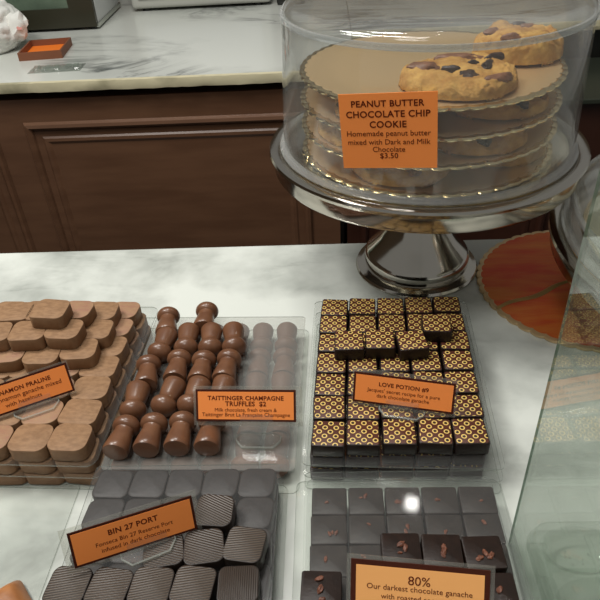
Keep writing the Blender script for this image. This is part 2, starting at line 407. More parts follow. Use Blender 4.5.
root = thing('countertop_oven', 'silver grey boxy appliance with a recessed front standing right of the dark framed unit', 'appliance', (-41, 231, -6), (0, 0, R(1.5)))
bm = bevbox(-23.5, 23.5, 0, 24, .9, 26, 1.6, 4); mk('shell', bm, M['appliance_grey'], root, smooth=True)
bm = bevbox(-20.5, 20, -.8, .4, 4.2, 22, .35); mk('door', bm, M['appliance_white'], root)
bm = bmesh.new(); box(bm, -20.8, 20.3, -.3, .2, 3.9, 4.25); mk('door_seam', bm, M['black'], root)
for x, y in ((-19, 3), (19, 3), (-19, 21), (19, 21)):
    bm = bmesh.new(); lathe(bm, [(0, 0), (1.5, 0), (1.3, .9), (0, .9)], 20); mk('foot', bm, M['black'], root, (x, y, 0))
root = thing('power_adapter', 'black rounded box just right of the silver grey appliance', 'appliance', (-11, 231, -6))
bm = bevbox(-4.6, 4.6, 0, 9, 0, 4.5, .9, 3); mk('case', bm, M['black'], root, smooth=True)
bm = bmesh.new(); box(bm, -2, 2, -.15, .05, 1, 2); mk('socket', bm, M['appliance_frame'], root)

# brown gift box with an orange liner
root = thing('gift_box_tray', 'small open brown box with bright orange bottom on the far marble worktop', 'box', (-77.6, 183.6, -6), (0, 0, R(7)))
bm = bmesh.new(); w, d, h, t = 11.6, 14, 2.1, .45
for a in ((-w/2, w/2, -d/2, -d/2+t), (-w/2, w/2, d/2-t, d/2), (-w/2, -w/2+t, -d/2+t, d/2-t), (w/2-t, w/2, -d/2+t, d/2-t)): box(bm, *a, 0, h)
box(bm, -w/2+t, w/2-t, -d/2+t, d/2-t, 0, .25); mk('box_walls', bm, M['box_brown'], root)
bm = bmesh.new(); box(bm, -w/2+t+.02, w/2-t-.02, -d/2+t+.02, d/2-t-.02, .26, .5); mk('orange_liner', bm, M['box_orange'], root)

# clear blister strip lying flat
root = thing('plastic_strip', 'clear moulded plastic strip lying flat in front of the small brown box', 'packaging', (-69.3, 167.6, -6), (0, 0, R(3)))
bm = sheet(13.4, 6.6, .12, .3); mk('strip_base', bm, [M['cup'], M['sheet_edge']], root)
for i in range(5):
    bm = bmesh.new(); layered(bm, outline(1.9, 4.4, .5), [(0, 0), (.25, .5), (.6, .6)]); mk('moulded_bump', bm, M['cup'], root, (-5.1+2.55*i, 0, .12), (0, 0, R(12*(-1)**i)))

# crumpled bag
bm = bmesh.new(); bmesh.ops.create_icosphere(bm, subdivisions=5, radius=1)
for v in bm.verts:
    d = v.co.normalized(); k = 1+.16*noise.noise(d*1.8)+.13*abs(noise.noise(d*3.2+Vector((3, 1, 2))))+.03*noise.noise(d*8)
    v.co = Vector((d.x*10.5*k, d.y*9*k, max(-6.2, d.z*7.8*k)+6.2))
bag = tag(mk('plastic_bag', bm, M['bag'], None, (-95.5, 189, -6), smooth=True), 'crumpled white plastic bag at the left edge beside the brown box', 'bag')
bm = bmesh.new(); bmesh.ops.create_icosphere(bm, subdivisions=3, radius=1)
for v in bm.verts:
    d = v.co.normalized(); k = 1+.3*noise.noise(d*2.6+Vector((5, 0, 0))); v.co = Vector((d.x*3.0*k, d.y*2.6*k, d.z*4.2*k))
mk('bag_knot', bm, M['bag'], bag, (9.6, -1.5, 6.2), (0, R(25), 0), smooth=True)
bm = bmesh.new(); layered(bm, outline(1.4, .9, .3), [(0, 0), (0, .1)]); mk('pink_print', bm, M['pink'], bag, (11.3, -3.6, 6.4), (R(70), 0, R(30)))

# ================================================================== CAKE STAND AND DOME
SX, SY = 9.7, 61.3
def cake_stand(label, x, y, zt, Rr, foot, group='metal cake stands'):
    root = thing('cake_stand', label, 'cake stand', (x, y, 0), group=group)
    bm = bmesh.new()
    lathe(bm, [(0, zt-.55), (Rr-1.9, zt-.55), (Rr-1.5, zt-.35), (Rr-1.2, zt-.1), (Rr-.5, zt), (Rr-.1, zt-.12), (Rr, zt-.35), (Rr-.25, zt-.6), (Rr-.45, zt-.9)], 96)
    lathe(bm, [(Rr-.6, zt-.85), (Rr-1.0, zt-.75), (Rr-2.2, zt-.8), (2, zt-.8)], 96); mk('plate', bm, M['steel'], root, smooth=True)
    bm = bmesh.new(); lathe(bm, [(Rr-.45, zt-.85), (Rr-.45, zt-2.1), (Rr-.6, zt-2.35), (Rr-.75, zt-2.1), (Rr-.75, zt-.85)], 96); mk('skirt', bm, M['steel_dim_reflection'], root, smooth=True)
    k = foot/6.8; s = (zt-.8)/14.2
    bm = bmesh.new(); lathe(bm, [(2.2*k, 14.2*s), (3.6*k, 13.8*s), (2.6*k, 12*s), (2.2*k, 9*s), (2.8*k, 6.4*s), (4.2*k, 3.7*s), (5.5*k, 2.3*s), (5.8*k, 1.9*s), (5.85*k, 1.5*s), (5.8*k, .8)], 80); mk('pedestal', bm, M['steel'], root, smooth=True)
    bm = bmesh.new(); lathe(bm, [(0, .1), (foot, 0), (foot+.05, .25), (foot-.1, .5), (foot-.5, .62), (5.8*k, .8), (0, .8)], 80); mk('foot', bm, M['steel'], root, smooth=True)
    return root
cake_stand('polished silver cake stand with flared foot under the large cookie dome', SX, SY, 15, 15.5, 6.7)
cake_stand('silver cake stand half out of frame behind the glass panel', 40.4, 49.6, 9, 20.0, 3.8)

def dome(label, x, y, z, rb, rt, h, lip=True):
    root = thing('cake_dome', label, 'dome', (x, y, z), group='clear cake domes')
    bm = bmesh.new()
    o = [(rb, .3), (rt, h-.9), (rt-.12, h-.45), (rt-.5, h-.1), (rt-1.2, h), (0, h+.15)]
    i = [(0, h-.1), (rt-1.3, h-.25), (rt-.65, h-.38), (rt-.32, h-.65), (rt-.25, h-1), (rb-.25, .3)]
    lathe(bm, o+i+[(rb, .3)], 96); mk('dome_shell', bm, M['dome'], root, smooth=True)
    bm = bmesh.new(); lathe(bm, [(rb-.3, 0), (rb+.35, 0), (rb+.4, .18), (rb+.25, .4), (rb-.3, .42), (rb-.3, 0)], 96); mk('dome_rim', bm, M['dome_rim'], root, smooth=True)
    bm = bmesh.new(); lathe(bm, [(rt-.25, h-1.25), (rt+.08, h-1.3), (rt+.16, h-1.05), (rt+.08, h-.8), (rt-.3, h-.85), (rt-.25, h-1.25)], 96); mk('shoulder_ring', bm, M['ring_bright'], root, smooth=True)
    return root
dome('large clear dome covering the stacked cookies, orange card on its front', SX, SY, 14.98, 14.0, 13.5, 13.2)
dome('clear low dome at the right edge seen through the glass panel', 40.4, 49.6, 9.0, 18.5, 18.3, 3.3)

def cake_board(name, label, x, y, z, r, mat, thick=.28, rot=0, group='scalloped gold cake boards'):
    root = thing(name, label, 'cake board', (x, y, z), (0, 0, rot), group)
    n = 48; pts = []
    for i in range(n*8):
        a = 2*math.pi*i/(n*8); rr = r-.22+.22*abs(math.sin(a*n/2))**.6; pts.append((rr*math.cos(a), rr*math.sin(a)))
    bm = bmesh.new(); layered(bm, pts, [(.35, 0), (.35, thick)]); mk('board_face', bm, mat, root)
    bm = bmesh.new(); prev = None
    for ins, zz in ((.5, 0.0), (.02, .03), (0, thick*.5), (.05, thick), (.4, thick+.05), (.5, thick+.02)):
        ring = [bm.verts.new((x_*(1-ins/r), y_*(1-ins/r), zz)) for x_, y_ in pts]
        if prev:
            for i in range(len(pts)):
                j = (i+1) % len(pts); bm.faces.new((prev[i], prev[j], ring[j], ring[i]))
        prev = ring
    mk('scalloped_edge', bm, M['gold' if mat is M['red_reflection'] else 'gold_edge'], root)
    return root
LV = [14.48, 17.0, 19.45, 21.95]
LN = ['lowest of the four, resting on the stand plate', 'second from the bottom', 'second from the top', 'topmost, with two cookies on it']
for i, z in enumerate(LV):
    cake_board('cake_board', 'gold scalloped cake board inside the dome, '+LN[i], SX, SY, z, 12.15, M['gold'], rot=.3*i)
b5 = cake_board('cake_board', 'gold foil cake board with painted red reflection and scalloped rim lying on the marble counter', 26.9, 56.4, .02, 11.2, M['red_reflection'])
bm = bmesh.new()      # raised foil crease across the board
prev = None
for i in range(25):
    u = i/24; x = -10.2+8.6*u; y = -4.2+4.4*u+.25*math.sin(u*9); hw = .14+.1*math.sin(u*math.pi)
    ring = [bm.verts.new(p) for p in ((x+hw, y-hw, .3), (x, y, .5), (x-hw, y+hw, .3))]
    if prev:
        for j in range(2): bm.faces.new((prev[j], prev[j+1], ring[j+1], ring[j]))
    prev = ring
mk('gold_crease', bm, M['crease'], b5)

# cookies
def cookie_mesh(r, h, seed, sub=5):
    bm = bmesh.new(); bmesh.ops.create_icosphere(bm, subdivisions=sub, radius=1)
    o = Vector((seed*7.3, seed*3.1, seed*1.7))
    for v in bm.verts:
        d = v.co.normalized(); rad = math.hypot(d.x, d.y); ang = math.atan2(d.y, d.x)
        rr = r*(rad**.62)*(1+.05*noise.noise(Vector((math.cos(ang)*1.3, math.sin(ang)*1.3, seed))))
        x, y = (math.cos(ang)*rr, math.sin(ang)*rr) if rad > 1e-6 else (0, 0)
        z = h*(abs(d.z)**.55) if d.z > 0 else -.0
        if d.z > 0:
            p = Vector((x, y, z))
            z += (.45*noise.noise(p*.5+o)+.42*(.28-abs(noise.noise(p*.95+o)))+.2*(.25-abs(noise.noise(p*2.1+o)))+.12*noise.noise(p*4+o)+.09*abs(noise.noise(p*8+o))+.05*noise.noise(p*16+o))*min(1, d.z*3)
            z = min(z, h*1.12)
        else:
            z = h*.12*(1-abs(d.z))
        k = 1+.02*noise.noise(Vector((x, y, z))*2.2+o)
        v.co = Vector((x*k, y*k, max(0, z)))
    return bm
def chunk_mesh(sx, sy, sz, seed):
    bm = bmesh.new(); bmesh.ops.create_icosphere(bm, subdivisions=3, radius=1)
    for v in bm.verts:
        d = v.co.normalized(); k = 1+.45*noise.noise(d*1.4+Vector((seed*5.1, 0, seed)))+.12*noise.noise(d*4+Vector((0, seed*3, 0)))
        v.co = Vector((d.x*sx*k, d.y*sy*k, d.z*sz*k))
    return bm
def cookie(label, x, y, z, r, h, seed, chunks, rot=0, tilt=(0, 0), sub=5):
    root = thing('cookie', label, 'cookie', (x, y, z), (R(tilt[0]), R(tilt[1]), rot), 'peanut butter chocolate chip cookies')
    mk('baked_dough', cookie_mesh(r, h, seed, sub), M['cookie'], root, smooth=False)
    for p in root.children[0].data.polygons: p.use_smooth = True
    dough = [v.co/S for v in root.children[0].data.vertices if v.co.z > .3*h*S]
    for i, (cx, cy, sx, sy, kind, ra) in enumerate(chunks):
        near = sorted(dough, key=lambda v: (v.x-cx)**2+(v.y-cy)**2-.004*v.z)[:12]; zz = max(v.z for v in near)-.14
        mk('chocolate_chunk', chunk_mesh(sx, sy, .38, seed+i), M[kind], root, (cx, cy, zz), (0, 0, R(ra)), smooth=True)
    return root
D, K = 'chip_dark', 'chip_milk'
cookie('large cookie with dark chocolate chunks in front on the topmost gold board', 11.2, 55.0, 22.28, 4.9, 1.5, 1.0,
       [(-2.9, .3, 1.3, .9, K, 10), (.5, -1.9, .7, 1.35, D, 12), (.3, 2.6, 1.9, .75, K, -6), (2.4, .4, .42, 1.1, D, -25), (3.3, 1.9, .9, .4, D, 25),
        (2.6, -3.2, 1.3, .5, K, 25), (-.8, -.6, .75, .3, D, -15), (1.3, 1.0, .6, .25, D, 20)], sub=6)
cookie('plainer pale golden cookie at the back right on the topmost gold board', 18.0, 62.6, 22.28, 4.1, 2.3, 2.0,
       [(-2.4, .6, .9, .5, K, 30), (1.2, 1.8, .8, .5, K, 0), (-1.5, -2.6, .9, .4, K, -10), (.6, 3.0, .7, .4, D, 0)], sub=6)
for li, (z0_, ln) in enumerate(((14.8, 'on the lowest gold board'), (17.32, 'on the second gold board from the bottom'), (19.77, 'just under the topmost gold board'))):
    for q in range(4):
        a = R(45+90*q+[20, -15, 5][li]-180)
        pos = ['front left', 'front right', 'back right', 'back left'][q]
        chs = [(random.uniform(-3, 3), random.uniform(-3, 3), random.uniform(.5, 1), random.uniform(.4, .8), random.choice((D, K)), random.uniform(0, 180)) for _ in range(4)]
        chs += [(3.7*math.cos(t), 3.7*math.sin(t), .8, .6, random.choice((D, K)), math.degrees(t)) for t in (a-.5-R(0), a+.6)]
        cookie('golden chocolate chip cookie %s, %s of four' % (ln, pos), SX+6.9*math.cos(a), SY+6.9*math.sin(a), z0_, 4.5, 1.55, 3+li*4+q, chs, 0, sub=5 if q < 2 else 4)
pb = thing('cake_board', 'pale round board under the low clear dome at the right edge', 'cake board', (40.4, 49.6, 8.48))
bm = bmesh.new(); lathe(bm, [(0, 0), (16.4, 0), (16.5, .1), (16.4, .22), (0, .22)], 72); mk('board_face', bm, M['pale_board'], pb, smooth=True)
bm = bmesh.new(); lathe(bm, [(16.5, 0), (16.8, .05), (16.8, .2), (16.5, .25), (16.5, 0)], 72); mk('board_edge', bm, M['gold_edge'], pb, smooth=True)
# cookies under the right-hand dome
for i, (dx, dy) in enumerate(((-11.2, -3.2), (-8.5, 6.6), (-5, -10))):
    pos = ['nearest the rim', 'farther back', 'nearest the camera'][i]
    cookie('pale cookie under the dome at the right edge, %s' % pos, 40.4+dx, 49.6+dy, 8.72, 4.3, 1.6, 30+i, [(-1, 1, .7, .5, K, 0), (1.5, -.8, .6, .4, D, 30)], 0, sub=4)

card_sign('price_card', 'square orange card naming the cookie, fixed to the front of the large dome', (4.95, 47.62, 18.15), -13, 4, 0, 7.45, 6.0,
          [('PEANUT BUTTER', .74, .13, .018), ('CHOCOLATE CHIP', .86, .265, .018), ('COOKIE', .38, .40, .018), ('Homemade peanut butter', .87, .53, 0),
           ('mixed with Dark and Milk', .86, .635, 0), ('Chocolate', .34, .735, 0), ('$3.50', .19, .83, .008)], border=0, sleeve=(.02, .02, .12, .02), holder=False, hdrop=0, mat='card', group=None)

# ================================================================== CHOCOLATES
GS = 'stacked chocolates on clear trays'
def choc_bm(w, d, h, r, bev, seed, wob=0.0, skew=0.0):
    pts = outline(w, d, r, 6)
    if wob: pts = [(x*(1+wob*noise.noise(Vector((x*.5, y*.5, seed*3)))), y*(1+wob*noise.noise(Vector((y*.5, x*.5, seed*5))))) for x, y in pts]
    pts = [(x+skew*y, y) for x, y in pts]
    bm = bmesh.new()
    layered(bm, pts, [(bev*.5, 0), (0, bev*.6), (0, h-bev), (bev*.3, h-bev*.3), (bev, h)], 1, 0)
    return bm
def variants(name, cat, specs, mats_list, group, smooth=True):
    out = []
    for i, sp in enumerate(specs):
        o = mk(name, choc_bm(*sp), mats_list[i % len(mats_list)], None, (0, 0, -300), smooth=smooth)
        o['category'] = cat; o['group'] = group; out.append(o)
    return out
used = set()
def put(pool, loc, rz, label):
    o = pool[random.randrange(len(pool))]
    if o.name not in used: used.add(o.name); place(o, loc, (0, 0, rz)); o['label'] = label; return o
    return dup(o, loc, (0, 0, rz), label)

def tray(label, cx, cy, z, w, d, mats=('sheet', 'sheet_edge'), rot=0, t=.14, r=.6, lip=0, group='clear acrylic trays'):
    root = thing('acrylic_tray', label, 'tray', (cx, cy, z), (0, 0, R(rot)), group)
    mk('tray_sheet', sheet(w, d, t, r), [M[m] for m in mats], root)
    if lip:
        bm = bmesh.new(); a = outline(w, d, r); k = [(x*(1-.14/(w/2)), y*(1-.14/(d/2))) for x, y in a]
        n = len(a); rings = []
        for pts, z_ in ((a, t), (a, t+lip), (k, t+lip), (k, t)): rings.append([bm.verts.new((x, y, z_)) for x, y in pts])
        for p, q in zip(rings, rings[1:]):
            for i in range(n): bm.faces.new((p[i], p[(i+1) % n], q[(i+1) % n], q[i]))
        mk('tray_rim', bm, M[mats[0]], root)
    return root

# ---- ring-printed squares (rows run from the front, y 31.2 to 49.4; columns x -1.8 to 12)
LG = 'ring-printed dark chocolate squares'
pool = variants('chocolate_square', 'chocolate', [(2.5, 2.48, 1.18, .22, .1, 1, .03), (2.46, 2.5, 1.18, .18, .1, 2, .04), (2.5, 2.44, 1.18, .3, .12, 3, .03)], [[M['dark_choc'], M['ring_top']]], LG)
def love_pos(c, r): return (-.45+2.62*c+.13*r, 32.6+2.6*r)
for lay in range(3):
    z = lay*1.35
    nm = ['lowest', 'middle', 'top'][lay]
    tray('clear tray under the %s layer of the ring-printed chocolate squares' % nm, 5.3+(2-lay)*.05, 40.4, z+.01, 14.6-.0, 20.2, rot=-2.5, r=.5)
    for r in range(7):
        for c in range(5):
            if lay == 0 and 0 < c < 4 and r > 0: continue
            if lay < 2 and (r == 0 and c in (4,)): pass
            x, y = love_pos(c, r)
            if lay < 2: x -= .1; y += .02
            put(pool, (x+random.uniform(-.05, .05), y+random.uniform(-.05, .05), z+.16), R(-2.5+random.uniform(-2.5, 2.5)),
                'ring-printed chocolate square in the %s layer, %s row from the front, %s column from left' % (nm, ORD[r], ORD[c]))
for i, (x, y) in enumerate(((1.46, 41.85), (4.08, 41.95), (6.72, 41.7), (9.1, 43.95))):
    put(pool, (x, y, 4.06), R([0, -2, 6, -4][i]), 'ring-printed chocolate square lying on top of others, %s' % ['leftmost of the raised row', 'middle of the raised row', 'right end of the raised row', 'alone farther back right'][i])

# ---- cinnamon pralines
pool = variants('praline_square', 'chocolate', [(3.02, 2.7, 1.22, .75, .05, 1, .09), (3.05, 2.66, 1.22, .6, .06, 2, .1), (2.98, 2.7, 1.2, .85, .05, 3, .09, .04)],
                [[M['praline'], M['praline_top']], [M['praline'], M['praline_top']], [M['praline'], M['praline_rosy']]], 'rounded milk chocolate pralines')
def cinn_pos(c, r, dx=0): return (-19.95-3.03*c+.02*r+dx, 32.55+2.66*r)
for lay in range(3):
    z = lay*1.35; nm = ['lowest', 'middle', 'top'][lay]
    tray('clear tray under the %s layer of the milk chocolate pralines' % nm, -26.6+(2-lay)*.35, 41.0, z+.01, 18.4, 19.8, rot=-2.5, r=.8)
    for r in range(7):
        for c in range(5):
            if lay == 0 and c > 0 and r > 0: continue
            if lay == 1 and c > 1 and r > 0: continue
            if c == 4 and r < 3: continue
            x, y = cinn_pos(c, r, (2-lay)*.25)
            ang = R(-3+random.uniform(-4, 4))
            lab = 'rounded praline on the %s tray, %s row from the front, %s column from the right' % (nm, ORD[r], ORD[c])
            put(pool, (x, y, z+.16), ang, lab)
lv = 4.06-.02
for tier, lst in enumerate(([(-21.3, 46.9), (-21.1, 44.2), (-21.7, 41.45), (-24.75, 40.95), (-27.75, 41.2)], [])):
    for i, (x, y) in enumerate(lst):
        put(pool, (x, y, lv), R([-2, -4, 3, 0, 2][i]), 'praline laid on the top tray pieces, %s' % ['far right corner of the upper step', 'right side of the upper step, middle', 'front right corner of the upper step', 'front middle of the upper step', 'front left of the upper step'][i])
# filling pieces under the next step
for i, (x, y) in enumerate(((-24.3, 47.2), (-24.2, 44.3), (-27.3, 47.3), (-27.3, 44.4), (-30.3, 47.3), (-30.3, 44.3), (-30.8, 41.4))):
    put(pool, (x, y, lv), R(random.uniform(-3, 3)), 'praline in the second step of the pile, %s' % ['back, under the top step right', 'middle, under the top step right', 'back, under the top step middle', 'middle, under the top step centre', 'back, at the left edge', 'middle row, at the left edge', 'front row, at the left edge'][i])
for i, (x, y) in enumerate(((-28.4, 45.4), (-22.9, 45.5), (-23.1, 42.7), (-26.2, 42.6), (-29.3, 42.5), (-25.9, 45.6))):
    if i == 5: continue
    put(pool, (x, y, lv+1.24), R([3, -3, -5, 2, 4, 0][i]), 'praline in the third step of the pile, %s' % ['back left', 'back right corner', 'front right corner', 'front middle', 'front, cut by the left edge', 'back middle'][i])
put(pool, (-25.7, 45.45, lv+1.24), R(1), 'praline in the third step of the pile, back middle, bearing the single top piece')
put(pool, (-24.4, 44.0, lv+2.48), R(-6), 'single praline lying topmost on the stepped pile')

# ---- champagne cork truffles
def cork_bm(seed):
    bm = bmesh.new(); k = 1+.03*math.sin(seed*3)
    prof = [(0, -1.72), (.55, -1.72), (.88*k, -1.66), (.95, -1.5), (.93, -1.2), (.86, -.6), (.76, 0), (.70, .32), (.74, .48), (.92, .58), (1.02, .82), (1.03, 1.05), (.95, 1.3), (.74, 1.55), (.42, 1.7), (0, 1.76)]
    lathe(bm, prof, 28)
    for v in bm.verts: v.co = Vector((v.co.x*1.07, v.co.z, v.co.y*1.0+1.0))       # lay it down along y, head towards +y
    for v in bm.verts:
        if v.co.z < .12: v.co.z = .12-(.12-v.co.z)*.3
    return bm
CG = 'cork-shaped milk chocolate truffles'
corks = []
for s in range(3):
    o = mk('cork_truffle', cork_bm(s), M['cork'], None, (0, 0, -300), smooth=True); o['category'] = 'chocolate'; o['group'] = CG; corks.append(o)
corks_low = [mk('cork_truffle', cork_bm(5), M['cork_low'], None, (0, 0, -300), smooth=True)]
corks_low[0]['category'] = 'chocolate'; corks_low[0]['group'] = CG
ZS = 2.28
top = [[(-15.6, 48.4, -15.4, 46.5), (-15.4, 43.0, -15.2, 45.2), (-16.0, 41.4, -15.8, 39.6), (-16.1, 36.0, -16.2, 38.0), (-16.2, 34.3, -16.4, 32.4)],
       [(-13.1, 43.7, -13.2, 45.6), (-13.4, 42.0, -13.4, 40.3), (-13.7, 36.5, -13.3, 38.4), (-14.05, 34.5, -14.15, 32.6)],
       [(-10.9, 43.6, -11.05, 45.6), (-11.2, 41.8, -11.25, 40.1), (-11.55, 36.5, -11.2, 38.4), (-11.8, 34.6, -11.85, 32.7)],
       [(-8.75, 43.7, -9.0, 45.6), (-9.0, 41.9, -9.15, 40.2), (-9.35, 36.6, -9.1, 38.4), (-9.5, 34.6, -9.55, 32.7)]]
for ci, colm in enumerate(top):
    for ri, (hx_, hy_, bx, by) in enumerate(colm):
        a = math.atan2(hy_-by, hx_-bx)-math.pi/2
        n = len(colm)-1-ri
        put(corks, ((hx_+bx)/2-.0*0, (hy_+by)/2, ZS-.085), a, 'cork-shaped truffle on the upper tray, %s column from left, %s from the front' % (ORD[ci], ORD[n]))
put(corks, (-11.95, 48.1, ZS-.085), 0, 'lone cork-shaped truffle lying apart at the back of the upper tray')
for c in range(6):
    for r in range(5):
        x = -16.2+2.33*c+.06*r; y = 32.95+3.52*r
        put(corks_low, (x, y, .1), 0 if r % 2 else math.pi, 'cork-shaped truffle under the frosted sheet, %s column from left, %s from the front' % (ORD[c], ORD[r]))
tray('lower clear tray under the frosted layer of cork-shaped truffles', -10.2, 40.2, .01, 15.4, 19.6, rot=-1.5, t=.12)
tray('frosted clear tray carrying the upper cork-shaped truffles', -10.05, 40.05, 2.14, 14.7, 18.6, mats=('frost_cork', 'sheet_edge'), rot=-1.5, t=.12, r=.4)

# ---- ridged dark squares
BG = 'ridged dark chocolate squares'
pool = variants('ridged_chocolate', 'chocolate', [(2.5, 2.42, 1.2, .5, .07, 1, .08, .04), (2.54, 2.4, 1.2, .55, .07, 2, .09), (2.5, 2.42, 1.2, .45, .07, 3, .06)],
                [[M['bin_side'], M['bin_top_a']], [M['bin_side'], M['bin_top_b']], [M['bin_side'], M['bin_top_c']]], BG)
pool_low = variants('ridged_chocolate', 'chocolate', [(2.6, 2.5, 1.2, .6, .12, 4, .05, .06), (2.62, 2.48, 1.2, .5, .12, 5, .06, .0)], [[M['bin_side'], M['bin_low']]], BG)
for r in range(5):
    for c in range(5):
        put(pool_low, (-16.05+2.62*c, 29.2-2.5*r, 1.55), R(random.uniform(-3, 3)), 'dark chocolate square under the dusty sheet, %s row from the back, %s column from left' % (ORD[r], ORD[c]))
        if r == 0 or c in (0, 4):
            put(pool_low, (-16.0+2.62*c, 29.25-2.5*r, .17), 0, 'dark chocolate square in the bottom layer, %s row from the back, %s column from left' % (ORD[r], ORD[c]))
tray('clear tray at the very bottom of the dusty dark chocolate stack', -10.8, 23.2, .01, 14.4, 15.6, t=.12)
tray('clear tray between the two covered layers of dark chocolates', -10.8, 23.3, 1.4, 14.0, 15.0, t=.12)
tray('dusty clear sheet lying over the dark squares, holding the ridged pieces', -10.8, 22.9, 2.78, 13.6, 15.6, mats=('frost_dark', 'sheet_edge'), t=.12, r=.3)
bt = [(-8.05, 25.95), (-8.35, 23.3), (-5.8, 23.4), (-10.9, 23.1), (-16.3, 20.7), (-13.75, 20.6), (-11.2, 20.65), (-8.65, 20.7), (-5.9, 20.75)]
bn = ['alone at the back right of the sign', 'second row, second from the right', 'second row, rightmost', 'second row, partly behind the sign', 'front row, leftmost', 'front row, second from left', 'front row, middle', 'front row, second from right', 'front row, rightmost']
for i, (x, y) in enumerate(bt):
    put(pool, (x, y, 2.91), R([-4, 8, -8, 10, -3, -6, -2, -5, 3][i]), 'ridged dark chocolate on the dusty sheet, ' + bn[i])
for i in range(5):
    put(pool, (-16.3+2.6*i, 18.1, 2.91), R(random.uniform(-4, 4)), 'ridged dark chocolate at the bottom edge of the picture, %s from left' % ORD[i])

# ---- plain dark squares with nibs
NG = 'dark chocolate squares topped with cocoa nibs'
def nib_square(seed, nibs, label, loc, rz, mats):
    o = mk('nib_chocolate', choc_bm(2.46, 2.24, 1.15, .16, .07, seed, .015), mats, None, loc, (0, 0, rz), smooth=True)
    tag(o, label, 'chocolate', NG)
    for i, (x, y, s, a) in enumerate(nibs):
        bm = bmesh.new(); bmesh.ops.create_icosphere(bm, subdivisions=2, radius=1)
        for v in bm.verts:
            d = v.co.normalized(); k = 1+.5*noise.noise(d*1.6+Vector((seed*2+i, i*3, 0))); v.co = Vector((d.x*s*1.4*k, d.y*s*.8*k, d.z*s*.55*k))
        mk('cocoa_nib', bm, M['nib'], o, (x, y, 1.15+s*.25), (0, 0, a))
    return o
MB_ = [M['dark_choc'], M['black_choc']]
for r in range(4):
    for c in range(5):
        nn = random.randint(1, 3); cx, cy = random.uniform(-.3, .3), random.uniform(-.3, .3)
        nibs = [(cx+random.uniform(-.3, .3), cy+random.uniform(-.35, .35), random.uniform(.1, .17), random.uniform(0, 3)) for _ in range(nn)]
        nib_square(r*5+c, nibs, 'nib-topped chocolate square under the clear sheet, %s row from the back, %s column from left' % (ORD[r], ORD[c]),
                   (-.45+2.585*c-.05*r, 28.1-2.28*r, .85), R(random.uniform(-1.5, 1.5)), MB_)
tray('clear tray below the nib-topped chocolate squares', 4.65, 23.2, .01, 15.2, 16.2, t=.12)
tray('raised clear sheet under the covered nib-topped squares', 4.7, 23.6, .7, 13.6, 14.8, t=.12)
tray('clear sheet over the lower nib-topped squares, carrying four loose ones', 4.75, 23.0, 2.06, 13.9, 15.0, mats=('sheet', 'sheet_edge'), t=.12, r=.4)
tp = [(4.05, 23.5, 'back row, left of three', [(0, .3, .2, .5), (.25, .05, .2, 1.5), (-.1, -.3, .12, 0)]), (6.6, 23.4, 'back row, middle of three', [(.1, .2, .17, 1.4), (.1, -.1, .22, 1.2), (0, -.35, .17, 2)]),
      (9.15, 23.25, 'back row, right of three', [(-.35, -.45, .2, .4), (.05, -.1, .19, 1.9), (.35, -.3, .22, .8)]), (-1.0, 20.9, 'alone at the left of the lit sign', [(-.1, .6, .2, .4), (-.05, -.1, .22, 1.3), (.1, -.7, .15, 0)]),
      (9.35, 20.75, 'right of the lit sign', [(.2, 0, .2, 1)]), (4.0, 20.9, 'behind the lit sign, left', [(0, 0, .2, 1)]), (6.6, 20.85, 'behind the lit sign, middle', [(0, .2, .2, 2)])]
for i, (x, y, nm, nibs) in enumerate(tp):
    nib_square(40+i, nibs, 'nib-topped chocolate square on the clear sheet, ' + nm, (x, y, 2.19), R([0, -1.5, 1.5, -2, 0, 1, 0][i]), [M['dark_choc'], M['dark_choc']])

# ---- lone bonbon at lower left on its own clear tray
tray('empty clear tray at the lower left with one golden brown bonbon', -28.4, 22.5, .01, 17.4, 17.6, t=.12, r=.4)
bm = bmesh.new(); layered(bm, outline(4.4, 4.4, .5), [(0, 0), (-.0, .25), (.55, 1.05), (.8, 1.18), (1.2, 1.22)], 0, 0)
tag(mk('bonbon', bm, M['bonbon'], None, (-21.6, 20.3, .14), (0, 0, R(42)), smooth=True), 'golden brown milk chocolate bonbon alone at the bottom left corner', 'chocolate')

# ================================================================== SIGNS
card_sign('price_sign', 'orange sign with dark brown border among the cork-shaped truffles', (-6.63, 33.6, 4.3), -2, 0, 30, 7.6, 2.45,
          [('TAITTINGER CHAMPAGNE', .76, .26, .022), ('TRUFFLES  $2', .41, .45, .022), ('Milk chocolate, fresh cream &', .62, .64, 0), ('Taittinger Brut La Française Champagne', .88, .80, 0)],
          sleeve=(.2, .5, .35, .25), hdrop=2.02, hx=.8)
card_sign('price_sign', 'orange sign tilted to the right on the ring-printed chocolates', (5.21, 34.7, 4.4), -12, 0, 20, 7.6, 2.45,
          [('LOVE POTION #9', .49, .32, .022), ("Jacques' secret recipe for a pure", .72, .54, 0), ('dark chocolate ganache', .52, .72, 0)], sleeve=(.12, .15, .3, .3), hdrop=.34)
card_sign('price_sign', 'orange sign slanting upward to the right over the ridged dark chocolates', (-12.4, 22.93, 4.42), 25, -4, 20, 7.6, 2.45,
          [('BIN 27 PORT', .40, .30, .022), ('Fonseca Bin 27 Reserve Port', .62, .55, 0), ('infused in dark chocolate', .55, .74, 0)], sleeve=(.45, .3, .3, .3), hdrop=.30, hx=.6)
card_sign('price_sign', 'orange sign cut by the left edge, on the milk chocolate pralines', (-24.2, 35.3, 4.5), 28, 0, 25, 7.6, 2.45,
          [('CINNAMON PRALINE', .62, .30, .022), ('Milk cinnamon ganache mixed', .80, .54, 0), ('with hazelnuts', .36, .74, 0)], sleeve=(.1, .1, .2, .15), hdrop=.42, hx=.7)
